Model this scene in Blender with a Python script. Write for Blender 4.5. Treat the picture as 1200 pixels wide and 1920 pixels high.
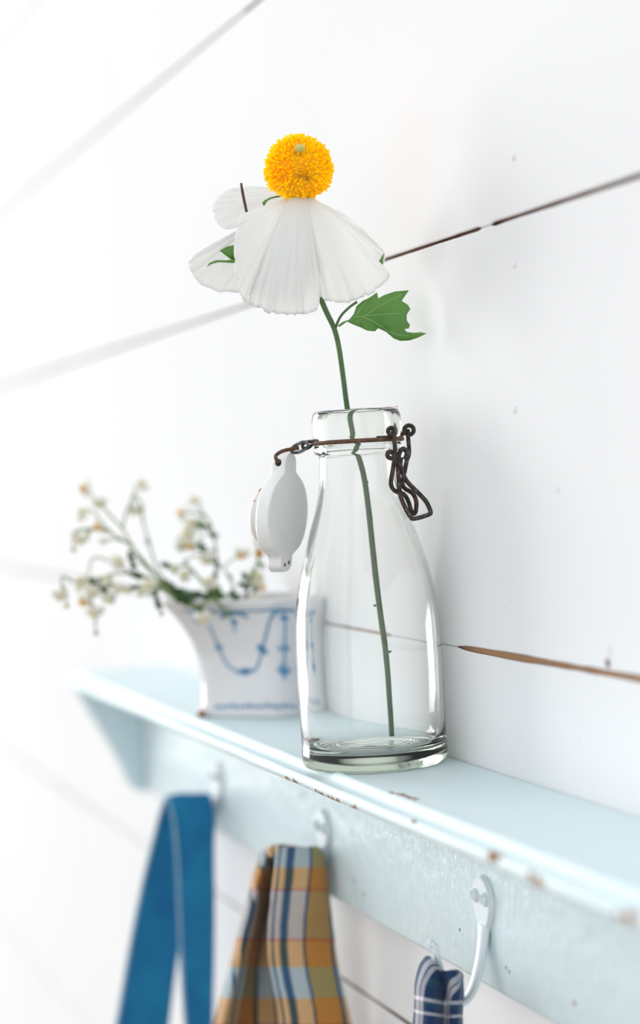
import bpy, bmesh, math, random
from mathutils import Vector, Matrix, noise
random.seed(7)
sc = bpy.context.scene
for o in list(bpy.data.objects): bpy.data.objects.remove(o)
COL = sc.collection

# ------------------------------------------------------------------ camera
FPX, CX, CY = 3783.5, 600.0, 960.0
CAM = Vector((1.043, -0.4134, 0.1649))
YAW, PITCH, ROLL = 0.32196, -0.02265, -0.05565
FWD = Vector((-math.cos(YAW)*math.cos(PITCH), math.sin(YAW)*math.cos(PITCH), math.sin(PITCH)))
_r0 = FWD.cross(Vector((0, 0, 1))).normalized(); _u0 = _r0.cross(FWD)
RGT = math.cos(ROLL)*_r0 + math.sin(ROLL)*_u0
UPV = -math.sin(ROLL)*_r0 + math.cos(ROLL)*_u0
cd = bpy.data.cameras.new('camera'); cam = bpy.data.objects.new('camera', cd); COL.objects.link(cam)
cam.matrix_world = Matrix(((RGT.x, UPV.x, -FWD.x, CAM.x), (RGT.y, UPV.y, -FWD.y, CAM.y), (RGT.z, UPV.z, -FWD.z, CAM.z), (0, 0, 0, 1)))
cd.sensor_fit = 'VERTICAL'; cd.sensor_height = 36.0; cd.lens = FPX/1920*36.0
cd.clip_start = 0.01
cd.dof.use_dof = True; cd.dof.focus_distance = 1.085; cd.dof.aperture_fstop = 3.3
sc.camera = cam

# ------------------------------------------------------------------ world, window light, exposure
w = bpy.data.worlds.new('world'); sc.world = w; w.use_nodes = True
bg = w.node_tree.nodes['Background']; bg.inputs[0].default_value = (0.94, 0.97, 1.0, 1); bg.inputs[1].default_value = 0.93
ld = bpy.data.lights.new('window_left_offscreen', 'AREA'); ld.shape = 'RECTANGLE'; ld.size = 5.2; ld.size_y = 5.8
ld.energy = 600; ld.color = (1.0, 0.985, 0.96)
lo = bpy.data.objects.new('window_left_offscreen', ld); COL.objects.link(lo)
lo.location = (-9.0, -4.1, 1.55)
lo.rotation_euler = (Vector((0, -0.03, 0.1)) - lo.location).to_track_quat('-Z', 'Y').to_euler()
vs = sc.view_settings; vs.view_transform = 'Standard'; vs.look = 'None'; vs.gamma = 1; vs.use_curve_mapping = False
vs.exposure = 0.22
sc.cycles.caustics_refractive = True; sc.cycles.caustics_reflective = True
sc.cycles.max_bounces = 16; sc.cycles.transmission_bounces = 14; sc.cycles.transparent_max_bounces = 12
sc.cycles.blur_glossy = 0.6

# ------------------------------------------------------------------ point helpers
def ray(px, py): return ((px-CX)*RGT + (CY-py)*UPV)/FPX + FWD
def at(px, py, d): return CAM + ray(px, py)*d
def on(axis, px, py, val):
    v = ray(px, py); return CAM + v*((val-CAM[axis])/v[axis])
ZB = 1.110    # camera depth of the bottle axis

# ------------------------------------------------------------------ object helpers
def tag(o, label=None, cat=None, group=None, kind=None):
    if label: o['label'] = label
    if cat: o['category'] = cat
    if group: o['group'] = group
    if kind: o['kind'] = kind
    return o
def empty(name, loc=(0, 0, 0)):
    o = bpy.data.objects.new(name, None); COL.objects.link(o); o.location = loc
    o.empty_display_size = 0.02
    return o
def root_loc(p):
    v = Vector((0, 0, 0))
    while p: v += Vector(p.location); p = p.parent
    return v
def link(name, me, mat, parent=None, smooth=True):
    """mesh given in world coordinates; the origin becomes that of its parent"""
    off = root_loc(parent)
    if off.length > 0: me.transform(Matrix.Translation(-off))
    o = bpy.data.objects.new(name, me); COL.objects.link(o)
    if mat: me.materials.append(mat)
    if smooth:
        for p in me.polygons: p.use_smooth = True
    if parent: o.parent = parent
    return o
def obj(name, bm, mat, parent=None, smooth=True, recalc=True, sharp=None):
    if recalc: bmesh.ops.recalc_face_normals(bm, faces=bm.faces)
    me = bpy.data.meshes.new(name); bm.to_mesh(me); bm.free()
    o = link(name, me, mat, parent, smooth)
    if sharp is not None: me.set_sharp_from_angle(angle=math.radians(sharp))
    return o
def crom(pts, n):
    P = [Vector(p) for p in pts]
    if len(P) < 3: return [P[0].lerp(P[-1], i/n) for i in range(n+1)]
    E_ = [2*P[0]-P[1]] + P + [2*P[-1]-P[-2]]
    out = []; segs = len(P)-1
    for i in range(n+1):
        t = i/n*segs; k = min(int(t), segs-1); t -= k
        a, b, c, d = E_[k], E_[k+1], E_[k+2], E_[k+3]
        out.append(0.5*((2*b)+(c-a)*t+(2*a-5*b+4*c-d)*t*t+(3*b-a-3*c+d)*t**3))
    return out
def tube(bm, pts, r, seg=8, closed=False, caps=True):
    n = len(pts); P = [Vector(p) for p in pts]
    R = r if isinstance(r, (list, tuple)) else [r]*n
    rings = []; N = None
    for i in range(n):
        if closed: T = P[(i+1) % n]-P[i-1]
        else: T = P[min(i+1, n-1)]-P[max(i-1, 0)]
        if T.length < 1e-9: T = Vector((0, 0, 1))
        T.normalize()
        if N is None:
            N = T.orthogonal().normalized()
        else:
            N = N - T*N.dot(T)
            N = N.normalized() if N.length > 1e-6 else T.orthogonal().normalized()
        B = T.cross(N)
        rings.append([bm.verts.new(P[i]+R[i]*(math.cos(2*math.pi*k/seg)*N+math.sin(2*math.pi*k/seg)*B)) for k in range(seg)])
    for i in range(n if closed else n-1):
        a, b = rings[i], rings[(i+1) % n]
        if closed and i == n-1:
            best = min(range(seg), key=lambda s: sum((a[k].co-b[(k+s) % seg].co).length for k in range(seg)))
            b = b[best:]+b[:best]
        for k in range(seg): bm.faces.new((a[k], a[(k+1) % seg], b[(k+1) % seg], b[k]))
    if caps and not closed:
        bm.faces.new(rings[0]); bm.faces.new(rings[-1][::-1])
    return bm
def tube_obj(name, pts, r, mat, parent=None, n=None, seg=8, closed=False):
    bm = bmesh.new()
    p = crom(pts, n) if n else pts
    if isinstance(r, (list, tuple)) and n:
        m = len(r)-1; r = [r[min(int(i/n*m), m-1)]*(1-(i/n*m-min(int(i/n*m), m-1)))+r[min(int(i/n*m), m-1)+1]*(i/n*m-min(int(i/n*m), m-1)) for i in range(n+1)]
    tube(bm, p, r, seg, closed)
    return obj(name, bm, mat, parent)
def box(bm, x0, x1, y0, y1, z0, z1, bev=0.0):
    g = bmesh.ops.create_cube(bm, size=1)
    for v in g['verts']: v.co = Vector(((x0+x1)/2+v.co.x*(x1-x0), (y0+y1)/2+v.co.y*(y1-y0), (z0+z1)/2+v.co.z*(z1-z0)))
    if bev:
        es = list({e for v in g['verts'] for e in v.link_edges})
        bmesh.ops.bevel(bm, geom=es, offset=bev, segments=2, affect='EDGES')
    return bm
def lathe(bm, prof, cx, cy, seg=96):
    rings = []
    for r, z in prof:
        if r < 1e-6: rings.append([bm.verts.new((cx, cy, z))])
        else: rings.append([bm.verts.new((cx+r*math.cos(2*math.pi*k/seg), cy+r*math.sin(2*math.pi*k/seg), z)) for k in range(seg)])
    for a, b in zip(rings, rings[1:]):
        for k in range(seg):
            k2 = (k+1) % seg
            if len(a) == 1 and len(b) == 1: continue
            if len(a) == 1: bm.faces.new((a[0], b[k], b[k2]))
            elif len(b) == 1: bm.faces.new((a[k], a[k2], b[0]))
            else: bm.faces.new((a[k], a[k2], b[k2], b[k]))
    return bm
def ball(bm, c, r, scale=(1, 1, 1), sub=2, rot=None):
    g = bmesh.ops.create_icosphere(bm, subdivisions=sub, radius=r)
    for v in g['verts']:
        co = Vector((v.co.x*scale[0], v.co.y*scale[1], v.co.z*scale[2]))
        if rot: co = rot @ co
        v.co = co + Vector(c)
    return g['verts']
def solid(o, t, off=0.0):
    m = o.modifiers.new('thickness', 'SOLIDIFY'); m.thickness = t; m.offset = off
    return o

# ------------------------------------------------------------------ materials
class NT:
    def __init__(s, name):
        s.m = bpy.data.materials.new(name); s.m.use_nodes = True; s.t = s.m.node_tree
        s.b = s.t.nodes['Principled BSDF']; s.out = s.t.nodes['Material Output']
    def n(s, typ, **kw):
        nd = s.t.nodes.new(typ)
        for k, v in kw.items():
            if k.startswith('i_'): nd.inputs[k[2:].replace('_', ' ')].default_value = v
            else: setattr(nd, k, v)
        return nd
    def l(s, a, b): s.t.links.new(a, b)
    def coord(s, kind='Object'): return s.n('ShaderNodeTexCoord').outputs[kind]
    def noise(s, scale, detail=3, rough=0.5, vec=None, stretch=None):
        nd = s.n('ShaderNodeTexNoise'); nd.inputs['Scale'].default_value = scale
        nd.inputs['Detail'].default_value = detail; nd.inputs['Roughness'].default_value = rough
        v = vec or s.coord()
        if stretch:
            mp = s.n('ShaderNodeMapping'); mp.inputs['Scale'].default_value = stretch; s.l(v, mp.inputs['Vector']); v = mp.outputs[0]
        s.l(v, nd.inputs['Vector']); return nd.outputs['Fac']
    def ramp(s, fac, stops, interp='LINEAR'):
        r = s.n('ShaderNodeValToRGB'); r.color_ramp.interpolation = interp
        e = r.color_ramp.elements
        while len(e) < len(stops): e.new(0.5)
        for k, (p, c) in enumerate(stops): e[k].position = p; e[k].color = (*c, 1) if len(c) == 3 else c
        s.l(fac, r.inputs['Fac']); return r.outputs['Color']
    def mix(s, fac, a, b, blend='MIX'):
        m = s.n('ShaderNodeMix', data_type='RGBA', blend_type=blend)
        for v, sock in ((fac, m.inputs[0]), (a, m.inputs[6]), (b, m.inputs[7])):
            if hasattr(v, 'links'): s.l(v, sock)
            elif isinstance(v, (int, float)): sock.default_value = v
            else: sock.default_value = (*v, 1)
        return m.outputs[2]
    def math(s, op, a, b=None, clamp=False):
        m = s.n('ShaderNodeMath', operation=op, use_clamp=clamp)
        for v, sock in ((a, m.inputs[0]), (b, m.inputs[1])):
            if v is None: continue
            if hasattr(v, 'links'): s.l(v, sock)
            else: sock.default_value = v
        return m.outputs[0]
    def col(s, c):
        if hasattr(c, 'links'): s.l(c, s.b.inputs['Base Color'])
        else: s.b.inputs['Base Color'].default_value = (*c, 1)
    def rough(s, r):
        if hasattr(r, 'links'): s.l(r, s.b.inputs['Roughness'])
        else: s.b.inputs['Roughness'].default_value = r
    def bump(s, h, strength=0.3, dist=0.001):
        b = s.n('ShaderNodeBump'); b.inputs['Strength'].default_value = strength; b.inputs['Distance'].default_value = dist
        s.l(h, b.inputs['Height']); s.l(b.outputs[0], s.b.inputs['Normal'])
    def set(s, **kw):
        for k, v in kw.items(): s.b.inputs[k.replace('_', ' ')].default_value = v
        return s

def simple(name, c, rough=0.6, c2=None, scale=60, **kw):
    t = NT(name)
    if c2: t.col(t.ramp(t.noise(scale, 4), [(0.35, c), (0.65, c2)]))
    else: t.col(c)
    t.rough(rough); t.set(**kw); return t.m

def wall_paint():
    t = NT('white_wall_paint')
    n1 = t.noise(30, 5, 0.6, stretch=(0.25, 1, 1)); n2 = t.noise(3, 3)
    t.col(t.ramp(n2, [(0.3, (0.825, 0.83, 0.84)), (0.7, (0.85, 0.855, 0.86))]))
    t.rough(0.75); t.set(Specular_IOR_Level=0.0); t.bump(n1, 0.10, 0.001); return t.m
def bare_wood(name, a, b):
    t = NT(name)
    n1 = t.noise(60, 6, 0.6, stretch=(0.08, 1, 1))
    t.col(t.ramp(n1, [(0.3, a), (0.7, b)])); t.rough(0.75); t.bump(n1, 0.3, 0.0006); return t.m
def painted(name, base, base2, chips=(), streak='z', bump=0.35, rough=0.30, bd=0.0006):
    """old oil paint with brush strokes; chips = [(world point, radius)] where bare wood shows"""
    t = NT(name)
    st = (1.0, 1.0, 0.10) if streak == 'z' else (0.06, 1.0, 1.0)
    n1 = t.noise(420, 3, 0.6, stretch=st); n2 = t.noise(5, 4, 0.55); n3 = t.noise(90, 4, 0.6)
    c = t.ramp(n2, [(0.3, base), (0.7, base2)])
    h = t.math('ADD', n1, t.math('MULTIPLY', n3, 0.6))
    if chips:
        geo = t.n('ShaderNodeNewGeometry').outputs['Position']
        nz = t.n('ShaderNodeTexNoise'); nz.inputs['Scale'].default_value = 260; nz.inputs['Detail'].default_value = 4
        t.l(geo, nz.inputs['Vector'])
        mask = None
        for (p, r) in chips:
            sub = t.n('ShaderNodeVectorMath', operation='SUBTRACT'); t.l(geo, sub.inputs[0]); sub.inputs[1].default_value = p
            sca = t.n('ShaderNodeVectorMath', operation='MULTIPLY'); t.l(sub.outputs[0], sca.inputs[0]); sca.inputs[1].default_value = (0.30, 1, 1)
            ln = t.n('ShaderNodeVectorMath', operation='LENGTH'); t.l(sca.outputs[0], ln.inputs[0])
            d = t.math('ADD', t.math('DIVIDE', ln.outputs['Value'], r), t.math('MULTIPLY', t.math('SUBTRACT', nz.outputs['Fac'], 0.5), 3.4))
            mk = t.math('LESS_THAN', d, 0.75)
            mask = mk if mask is None else t.math('MAXIMUM', mask, mk)
        wood = t.ramp(t.noise(300, 3), [(0.35, (0.13, 0.045, 0.02)), (0.65, (0.42, 0.19, 0.08))])
        c = t.mix(mask, c, wood)
        h = t.math('SUBTRACT', h, t.math('MULTIPLY', mask, 1.2))
        t.rough(t.math('ADD', t.math('MULTIPLY', mask, 0.5), rough))
    else: t.rough(rough)
    t.col(c); t.bump(h, bump, bd)
    return t.m

M = {}
M['wall'] = wall_paint()
M['gap'] = bare_wood('bare_pine', (0.30, 0.16, 0.075), (0.50, 0.29, 0.14))
M['gap_dark'] = bare_wood('dark_bare_wood', (0.22, 0.13, 0.10), (0.40, 0.25, 0.19))
M['floor'] = bare_wood('floor_boards', (0.20, 0.14, 0.09), (0.34, 0.25, 0.17))
BL1, BL2 = (0.63, 0.765, 0.795), (0.68, 0.80, 0.825)
chip_px = [((541, 1462), .0019), ((556, 1474), .0040), ((604, 1488), .0024), ((622, 1497), .0026), ((632, 1500), .0020), ((665, 1512), .0018),
           ((750, 1491), .0036), ((768, 1496), .0032), ((757, 1512), .0022), ((722, 1500), .0008), ((774, 1540), .0013), ((925, 1604), .0028), ((1010, 1650), .0024), ((1180, 1718), .003), ((575, 1480), .0012)]
def nose_point(px, py):
    p = on(2, px, py, 0.0)
    return tuple(on(1, px, py, -0.0815)) if p.y < -0.078 else tuple(p)
chips = [(nose_point(*p), r) for p, r in chip_px]
M['shelf'] = painted('pale_blue_shelf_paint', BL1, BL2, chips, 'x', 0.25, 0.55)
M['rail'] = painted('pale_blue_rail_paint', (0.73, 0.885, 0.935), (0.77, 0.91, 0.95),
                    [(tuple(on(1, 930, 1864, -0.0195)), .0016), (tuple(on(1, 1075, 1880, -0.0195)), .001)], 'z', 0.9, 0.26, 0.0016)
M['hook'] = painted('pale_blue_hook_paint', (0.74, 0.83, 0.86), (0.79, 0.86, 0.885), (), 'z', 0.15, 0.3)
M['hole_rust'] = simple('rust_stained_hole', (0.16, 0.08, 0.045), 0.8, (0.26, 0.15, 0.09), 400)
M['grime'] = simple('grime_speck', (0.20, 0.26, 0.28), 0.8)

# glass with a faint grey-green body colour
def glass():
    t = NT('old_clear_glass')
    t.col((0.985, 0.99, 0.985)); t.rough(0.0)
    t.set(Transmission_Weight=1.0, IOR=1.5)
    n1 = t.noise(55, 2, 0.4, stretch=(1, 1, 0.35))
    t.bump(n1, 0.10, 0.0018)
    va = t.n('ShaderNodeVolumeAbsorption'); va.inputs['Color'].default_value = (0.80, 0.84, 0.74, 1); va.inputs['Density'].default_value = 26
    t.l(va.outputs[0], t.out.inputs['Volume'])
    return t.m
M['glass'] = glass()
def wire():
    t = NT('rusty_wire')
    n1 = t.noise(420, 5, 0.65); n2 = t.noise(130, 4, 0.6)
    a = t.ramp(n1, [(0.35, (0.012, 0.010, 0.009)), (0.55, (0.055, 0.042, 0.036)), (0.75, (0.22, 0.20, 0.18))])
    c = t.mix(t.ramp(n2, [(0.54, (0, 0, 0)), (0.66, (1, 1, 1))]), a, (0.11, 0.050, 0.024))
    t.col(c); t.rough(0.55); t.set(Metallic=0.35); t.bump(n1, 0.4, 0.0003); return t.m
M['wire'] = wire()
def rust():
    t = NT('rusted_collar_wire')
    n1 = t.noise(420, 5, 0.65)
    t.col(t.ramp(n1, [(0.3, (0.03, 0.018, 0.012)), (0.55, (0.13, 0.060, 0.028)), (0.8, (0.25, 0.13, 0.07))])); t.rough(0.6)
    t.bump(n1, 0.4, 0.0003); return t.m
M['rust'] = rust()
M['link'] = simple('grey_steel_link', (0.07, 0.075, 0.08), 0.45, (0.22, 0.23, 0.24), 300, Metallic=0.4)
def porcelain():
    t = NT('white_porcelain')
    n1 = t.noise(900, 2, 0.5); n2 = t.noise(150, 4, 0.6)
    c = t.ramp(n2, [(0.3, (0.83, 0.845, 0.83)), (0.7, (0.88, 0.885, 0.88))])
    c = t.mix(t.ramp(n1, [(0.80, (0, 0, 0)), (0.84, (1, 1, 1))]), c, (0.25, 0.23, 0.22))
    t.col(c); t.rough(0.25); return t.m
M['porcelain'] = porcelain()
def gasket():
    t = NT('stained_porcelain_plug')
    n = t.noise(170, 4, 0.6)
    t.col(t.ramp(n, [(0.58, (0.74, 0.73, 0.70)), (0.63, (0.45, 0.14, 0.04))])); t.rough(0.4); return t.m
M['plug'] = gasket()
M['rustflake'] = simple('rust_crumb', (0.45, 0.10, 0.03), 0.8, (0.60, 0.28, 0.10), 300)
def petal():
    t = NT('white_crepe_petal')
    n = t.noise(140, 4, 0.6)
    t.col((0.93, 0.935, 0.925)); t.rough(0.7); t.bump(n, 0.15, 0.0006)
    tr = t.n('ShaderNodeBsdfTranslucent'); tr.inputs['Color'].default_value = (0.92, 0.92, 0.90, 1)
    mx = t.n('ShaderNodeMixShader'); mx.inputs[0].default_value = 0.5
    t.l(t.b.outputs[0], mx.inputs[1]); t.l(tr.outputs[0], mx.inputs[2]); t.l(mx.outputs[0], t.out.inputs['Surface']); return t.m
M['petal'] = petal()
M['stamen_dark'] = simple('orange_brown_stamens', (0.55, 0.22, 0.004), 0.8, (0.80, 0.36, 0.004), 300)
M['pistil'] = simple('olive_pistil', (0.52, 0.42, 0.06), 0.6, (0.66, 0.56, 0.16), 200)
M['stem'] = simple('dark_green_stem', (0.050, 0.115, 0.040), 0.5, (0.085, 0.17, 0.055), 90)
def leafmat(name, a, b, tl=0.25):
    t = NT(name)
    t.col(t.ramp(t.noise(70, 4), [(0.3, a), (0.7, b)])); t.rough(0.5)
    tr = t.n('ShaderNodeBsdfTranslucent'); tr.inputs['Color'].default_value = (b[0]*1.3, b[1]*1.3, b[2], 1)
    mx = t.n('ShaderNodeMixShader'); mx.inputs[0].default_value = tl
    t.l(t.b.outputs[0], mx.inputs[1]); t.l(tr.outputs[0], mx.inputs[2]); t.l(mx.outputs[0], t.out.inputs['Surface']); return t.m
M['stamen'] = leafmat('orange_yellow_stamens', (1.0, 0.66, 0.002), (1.0, 0.82, 0.004), 0.5)
M['leaf'] = leafmat('green_leaf', (0.11, 0.28, 0.055), (0.17, 0.37, 0.09))
M['leaf_dark'] = leafmat('dark_green_leaf', (0.02, 0.085, 0.012), (0.035, 0.12, 0.02))
M['vein'] = simple('pale_leaf_vein', (0.26, 0.45, 0.17), 0.5)
M['twig'] = simple('purple_brown_twig', (0.05, 0.025, 0.03), 0.6, (0.10, 0.05, 0.05), 200)

# ================================================================== SETTING
# plank wall: bare backing board, each plank a child with its own edges
SEAMS = [-1.45, -1.13, -0.885, -0.655, -0.41772, -0.17128, 0.06261, 0.28203, 0.4821, 0.66016, 0.87, 1.09]
XL, XR = -2.6, 1.0
bm = bmesh.new(); box(bm, XL, XR, 0.0045, 0.03, SEAMS[0], SEAMS[-1])
wall = tag(obj('wall_back', bm, M['gap_dark'], None, False), 'wall of wide horizontal white painted planks with open dark joints', 'wall', kind='structure')
bm = bmesh.new(); box(bm, -0.5, XR, 0.0022, 0.0044, SEAMS[6]-0.012, SEAMS[6]+0.012)
obj('pine_batten', bm, M['gap'], wall, False)
def gap(k, x):
    """half width of the joint k at x"""
    n = noise.noise(Vector((x*9, k*7.3, 0)))*0.35 + noise.noise(Vector((x*60, k*3.1, 5)))*0.22
    base = 0.00062 if x < -0.3 and k > 3 else 0.00115
    if k == 6:
        base = 0.0019 if x > 0.028 else (0.00012 if x > -0.075 else 0.0008)
        if 0.028 < x < 0.045: base = 0.0008 + 0.0011*(x-0.028)/0.017
    if k == 7:
        base = 0.00085
        if x > 0.10: base = 0.00105
        if 0.088 < x < 0.10: base = 0.0001
        elif 0.055 < x <= 0.088: base = 0.0010
    return max(0.0001, base*(1+n))
NX = 300
xs = []
for i in range(NX+1):
    t = i/NX
    xs.append(XL + (-0.6-XL)*t/0.3 if t < 0.3 else (-0.6 + 1.05*(t-0.3)/0.65 if t < 0.95 else 0.45 + (XR-0.45)*(t-0.95)/0.05))
for k in range(len(SEAMS)-1):
    bm = bmesh.new(); prev = None
    for x in xs:
        zb = SEAMS[k] + gap(k, x); zt = SEAMS[k+1] - gap(k+1, x)
        e = 0.0007
        y = 0.0005*noise.noise(Vector((x*3, k*11.0, 1)))
        prof = [(0.0046, zb), (y+e, zb), (y, zb+e), (y, zt-e), (y+e, zt), (0.0046, zt)]
        ring = [bm.verts.new((x, p[0], p[1])) for p in prof]
        if prev:
            for j in range(5): bm.faces.new((prev[j], ring[j], ring[j+1], prev[j+1])).material_index = 1 if j in (0, 4) else 0
        prev = ring
    obj('plank', bm, M['wall'], wall, True, sharp=40).data.materials.append(M['gap_dark'])
# painted-over nail heads
for (px, py, r) in [(962, 295, .0018), (965, 495, .0021), (965, 767, .0022), (958, 1122, .0016), (1045, 918, .0017), (950, 1310, .0013), (1085, 1385, .0012), (1142, 1218, .0026)]:
    p = on(1, px, py, 0.0); bm = bmesh.new(); ball(bm, (p.x, -0.0002, p.z), r, (1, 0.32, 1), 2)
    obj('nail_head', bm, M['wall'], wall)
p = on(1, 1141, 1243, 0.0); bm = bmesh.new(); ball(bm, (p.x, -0.0006, p.z), .0017, (0.9, 0.5, 1.3), 2); obj('nail_hole', bm, M['gap_dark'], wall)

bm = bmesh.new(); box(bm, -4.6, 2.6, -3.6, 0.03, -1.53, -1.45)
tag(obj('floor', bm, M['floor'], None, False), 'brown board floor far below the shelf', 'floor', kind='structure')

# ================================================================== COAT RACK SHELF
rack = tag(empty('coat_rack_shelf', (0, 0, -0.1)), 'pale blue painted wooden wall shelf with chipped moulded edge and coat hooks', 'shelf')
# moulded shelf board
prof = [(-0.0008, 0.0)] + [(-0.0008 - 0.0682*i/8, 0.0) for i in range(1, 9)]
prof += [(-0.0694, 0.0006), (-0.0706, 0.0012), (-0.0722, 0.0012), (-0.0734, 0.0005), (-0.0741, -0.0010), (-0.0746, -0.0024), (-0.0756, -0.0033), (-0.0772, -0.0037), (-0.0787, -0.0036),
         (-0.0796, -0.0033), (-0.0806, -0.0032), (-0.0817, -0.0038), (-0.0825, -0.0052), (-0.0827, -0.0070), (-0.0822, -0.0088), (-0.0810, -0.0100), (-0.0790, -0.0110),
         (-0.0700, -0.0118), (-0.0008, -0.0118)]
X0, X1 = -0.664, 0.75
bm = bmesh.new(); rings = []
for i in range(161):
    x = X0 + (X1-X0)*i/160
    ring = []
    for (y, z) in prof:
        wv = 0.0004*noise.noise(Vector((x*22, y*90, z*90)))
        ring.append(bm.verts.new((x, y+(wv if y < -0.06 else 0), z+(wv*0.6 if y < -0.06 else 0))))
    rings.append(ring)
n = len(prof)
for a, b in zip(rings, rings[1:]):
    for j in range(n): bm.faces.new((a[j], b[j], b[(j+1) % n], a[(j+1) % n]))
bm.faces.new(rings[0]); bm.faces.new(rings[-1][::-1])
obj('shelf_board', bm, M['shelf'], rack, True, sharp=45)
# rail carrying the hooks, with a softly worn lower edge
YR = -0.0195; ZR0, ZR1 = -0.1065, -0.0119
bm = bmesh.new(); rings = []
for i in range(181):
    x = -0.672 + (0.75+0.672)*i/180
    wz = 0.0006*noise.noise(Vector((x*14, 3, 0))); wy = 0.0003*noise.noise(Vector((x*20, 8, 0)))
    rings.append([bm.verts.new(c) for c in ((x, -0.0006, ZR1), (x, YR+wy, ZR1), (x, YR+wy, -0.06), (x, YR+wy, ZR0+0.003+wz), (x, YR+0.0010+wy, ZR0+0.0007+wz), (x, YR+0.003, ZR0+wz), (x, -0.0006, ZR0+wz))])
for a, b in zip(rings, rings[1:]):
    for j in range(7): bm.faces.new((a[j], b[j], b[(j+1) % 7], a[(j+1) % 7]))
bm.faces.new(rings[0]); bm.faces.new(rings[-1][::-1])
obj('rail', bm, M['rail'], rack, True, sharp=50)
# end bracket
def bracket(x0, x1):
    out = [(-0.0196, -0.0119), (-0.0730, -0.0119), (-0.0735, -0.0165), (-0.064, -0.034), (-0.052, -0.056), (-0.043, -0.074), (-0.036, -0.090), (-0.0325, -0.100), (-0.027, -0.1055), (-0.0196, -0.1075)]
    bm = bmesh.new()
    a = [bm.verts.new((x0, y, z)) for y, z in out]; b = [bm.verts.new((x1, y, z)) for y, z in out]
    bm.faces.new(a); bm.faces.new(b[::-1])
    for k in range(len(out)): bm.faces.new((a[k], a[(k+1) % len(out)], b[(k+1) % len(out)], b[k]))
    bmesh.ops.bevel(bm, geom=[e for e in bm.edges], offset=0.0008, segments=2, affect='EDGES')
    return obj('bracket', bm, M['rail'], rack, True, sharp=40)
bracket(-0.672, -0.655)
# screw dots on the rail
for (px, py) in [(664, 1652), (682, 1676), (949, 1814), (955, 1822), (862, 1743)]:
    p = on(1, px, py, YR); bm = bmesh.new(); ball(bm, (p.x, YR, p.z), .0011, (1, .3, 1), 1); obj('paint_pit', bm, M['grime'], rack)

def hook(hx, hz):
    """flat pear-shaped plate with two screws, an arm that drops, swings out and curls up to a small scroll"""
    # plate outline in wall plane (x, z), arm as a swept flat strip
    bm = bmesh.new()
    out = []
    for k in range(28):
        a = 2*math.pi*k/28
        x = 0.0118*math.sin(a); z = 0.0135*math.cos(a)
        if z < 0: x *= 1 - 0.45*(-z/0.0135)**1.5; z *= 1.35
        out.append((x, z))
    yb, yt = YR-0.0002, YR-0.0030
    a = [bm.verts.new((hx+x, yb, hz+z)) for x, z in out]; b = [bm.verts.new((hx+x*0.90, yt, hz+z*0.92)) for x, z in out]
    bm.faces.new(a); bm.faces.new(b[::-1])
    for k in range(28): bm.faces.new((a[k], a[(k+1) % 28], b[(k+1) % 28], b[k]))
    pl = obj('hook', bm, M['hook'], rack, True, sharp=50)
    path = [(YR-0.0016, hz-0.012), (YR-0.0030, hz-0.022), (YR-0.0058, hz-0.034), (YR-0.0100, hz-0.0445), (YR-0.0155, hz-0.0500), (YR-0.0205, hz-0.0485), (YR-0.0240, hz-0.0430), (YR-0.0262, hz-0.035), (YR-0.0280, hz-0.0255), (YR-0.0292, hz-0.0185)]
    wid = [0.0062, 0.0052, 0.0046, 0.0044, 0.0042, 0.0038, 0.0032, 0.0027, 0.0024, 0.0021]
    P = crom([Vector((hx, y, z)) for y, z in path], 45)
    bm = bmesh.new(); rings = []
    for i, q in enumerate(P):
        T = (P[min(i+1, 45)]-P[max(i-1, 0)]).normalized(); N = Vector((1, 0, 0)); B = T.cross(N).normalized()
        f = i/45*(len(wid)-1); k = min(int(f), len(wid)-2); wd = wid[k]+(wid[k+1]-wid[k])*(f-k)
        th = 0.0024 - 0.0008*i/45
        rings.append([bm.verts.new(q + N*wd*math.cos(2*math.pi*j/12) + B*th*math.sin(2*math.pi*j/12)) for j in range(12)])
    for r1, r2 in zip(rings, rings[1:]):
        for j in range(12): bm.faces.new((r1[j], r1[(j+1) % 12], r2[(j+1) % 12], r2[j]))
    bm.faces.new(rings[0]); bm.faces.new(rings[-1][::-1])
    obj('arm', bm, M['hook'], pl)
    # scroll tip
    e = P[-1]; bm = bmesh.new()
    pts = [Vector((hx, e.y - 0.0016 + 0.0016*math.cos(t)*(1-t*0.09), e.z + 0.0022*math.sin(t)*(1-t*0.09))) for t in [i*0.28 for i in range(20)]]
    tube(bm, pts, 0.00085, 8); obj('scroll_tip', bm, M['hook'], pl)
    for s in (-1, 1):
        bm = bmesh.new(); c = Vector((hx+s*0.0062, yt, hz+0.002))
        lathe(bm, [(0, 0.0001), (0.0017, 0.0001), (0.0023, 0.0006), (0.0027, 0.0016), (0.0031, 0.0018), (0.0035, 0.0013), (0.0036, -0.0006), (0, -0.0006)], 0, 0, 20)
        bmesh.ops.rotate(bm, verts=bm.verts, cent=(0, 0, 0), matrix=Matrix.Rotation(math.pi/2, 3, 'X'))
        bmesh.ops.translate(bm, verts=bm.verts, vec=c)
        obj('screw', bm, M['hook'], pl)
    return pl
HOOKS = [(0.094, -0.0610), (-0.163, -0.0640), (-0.412, -0.0640)]
for h in HOOKS: hook(*h)

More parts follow.
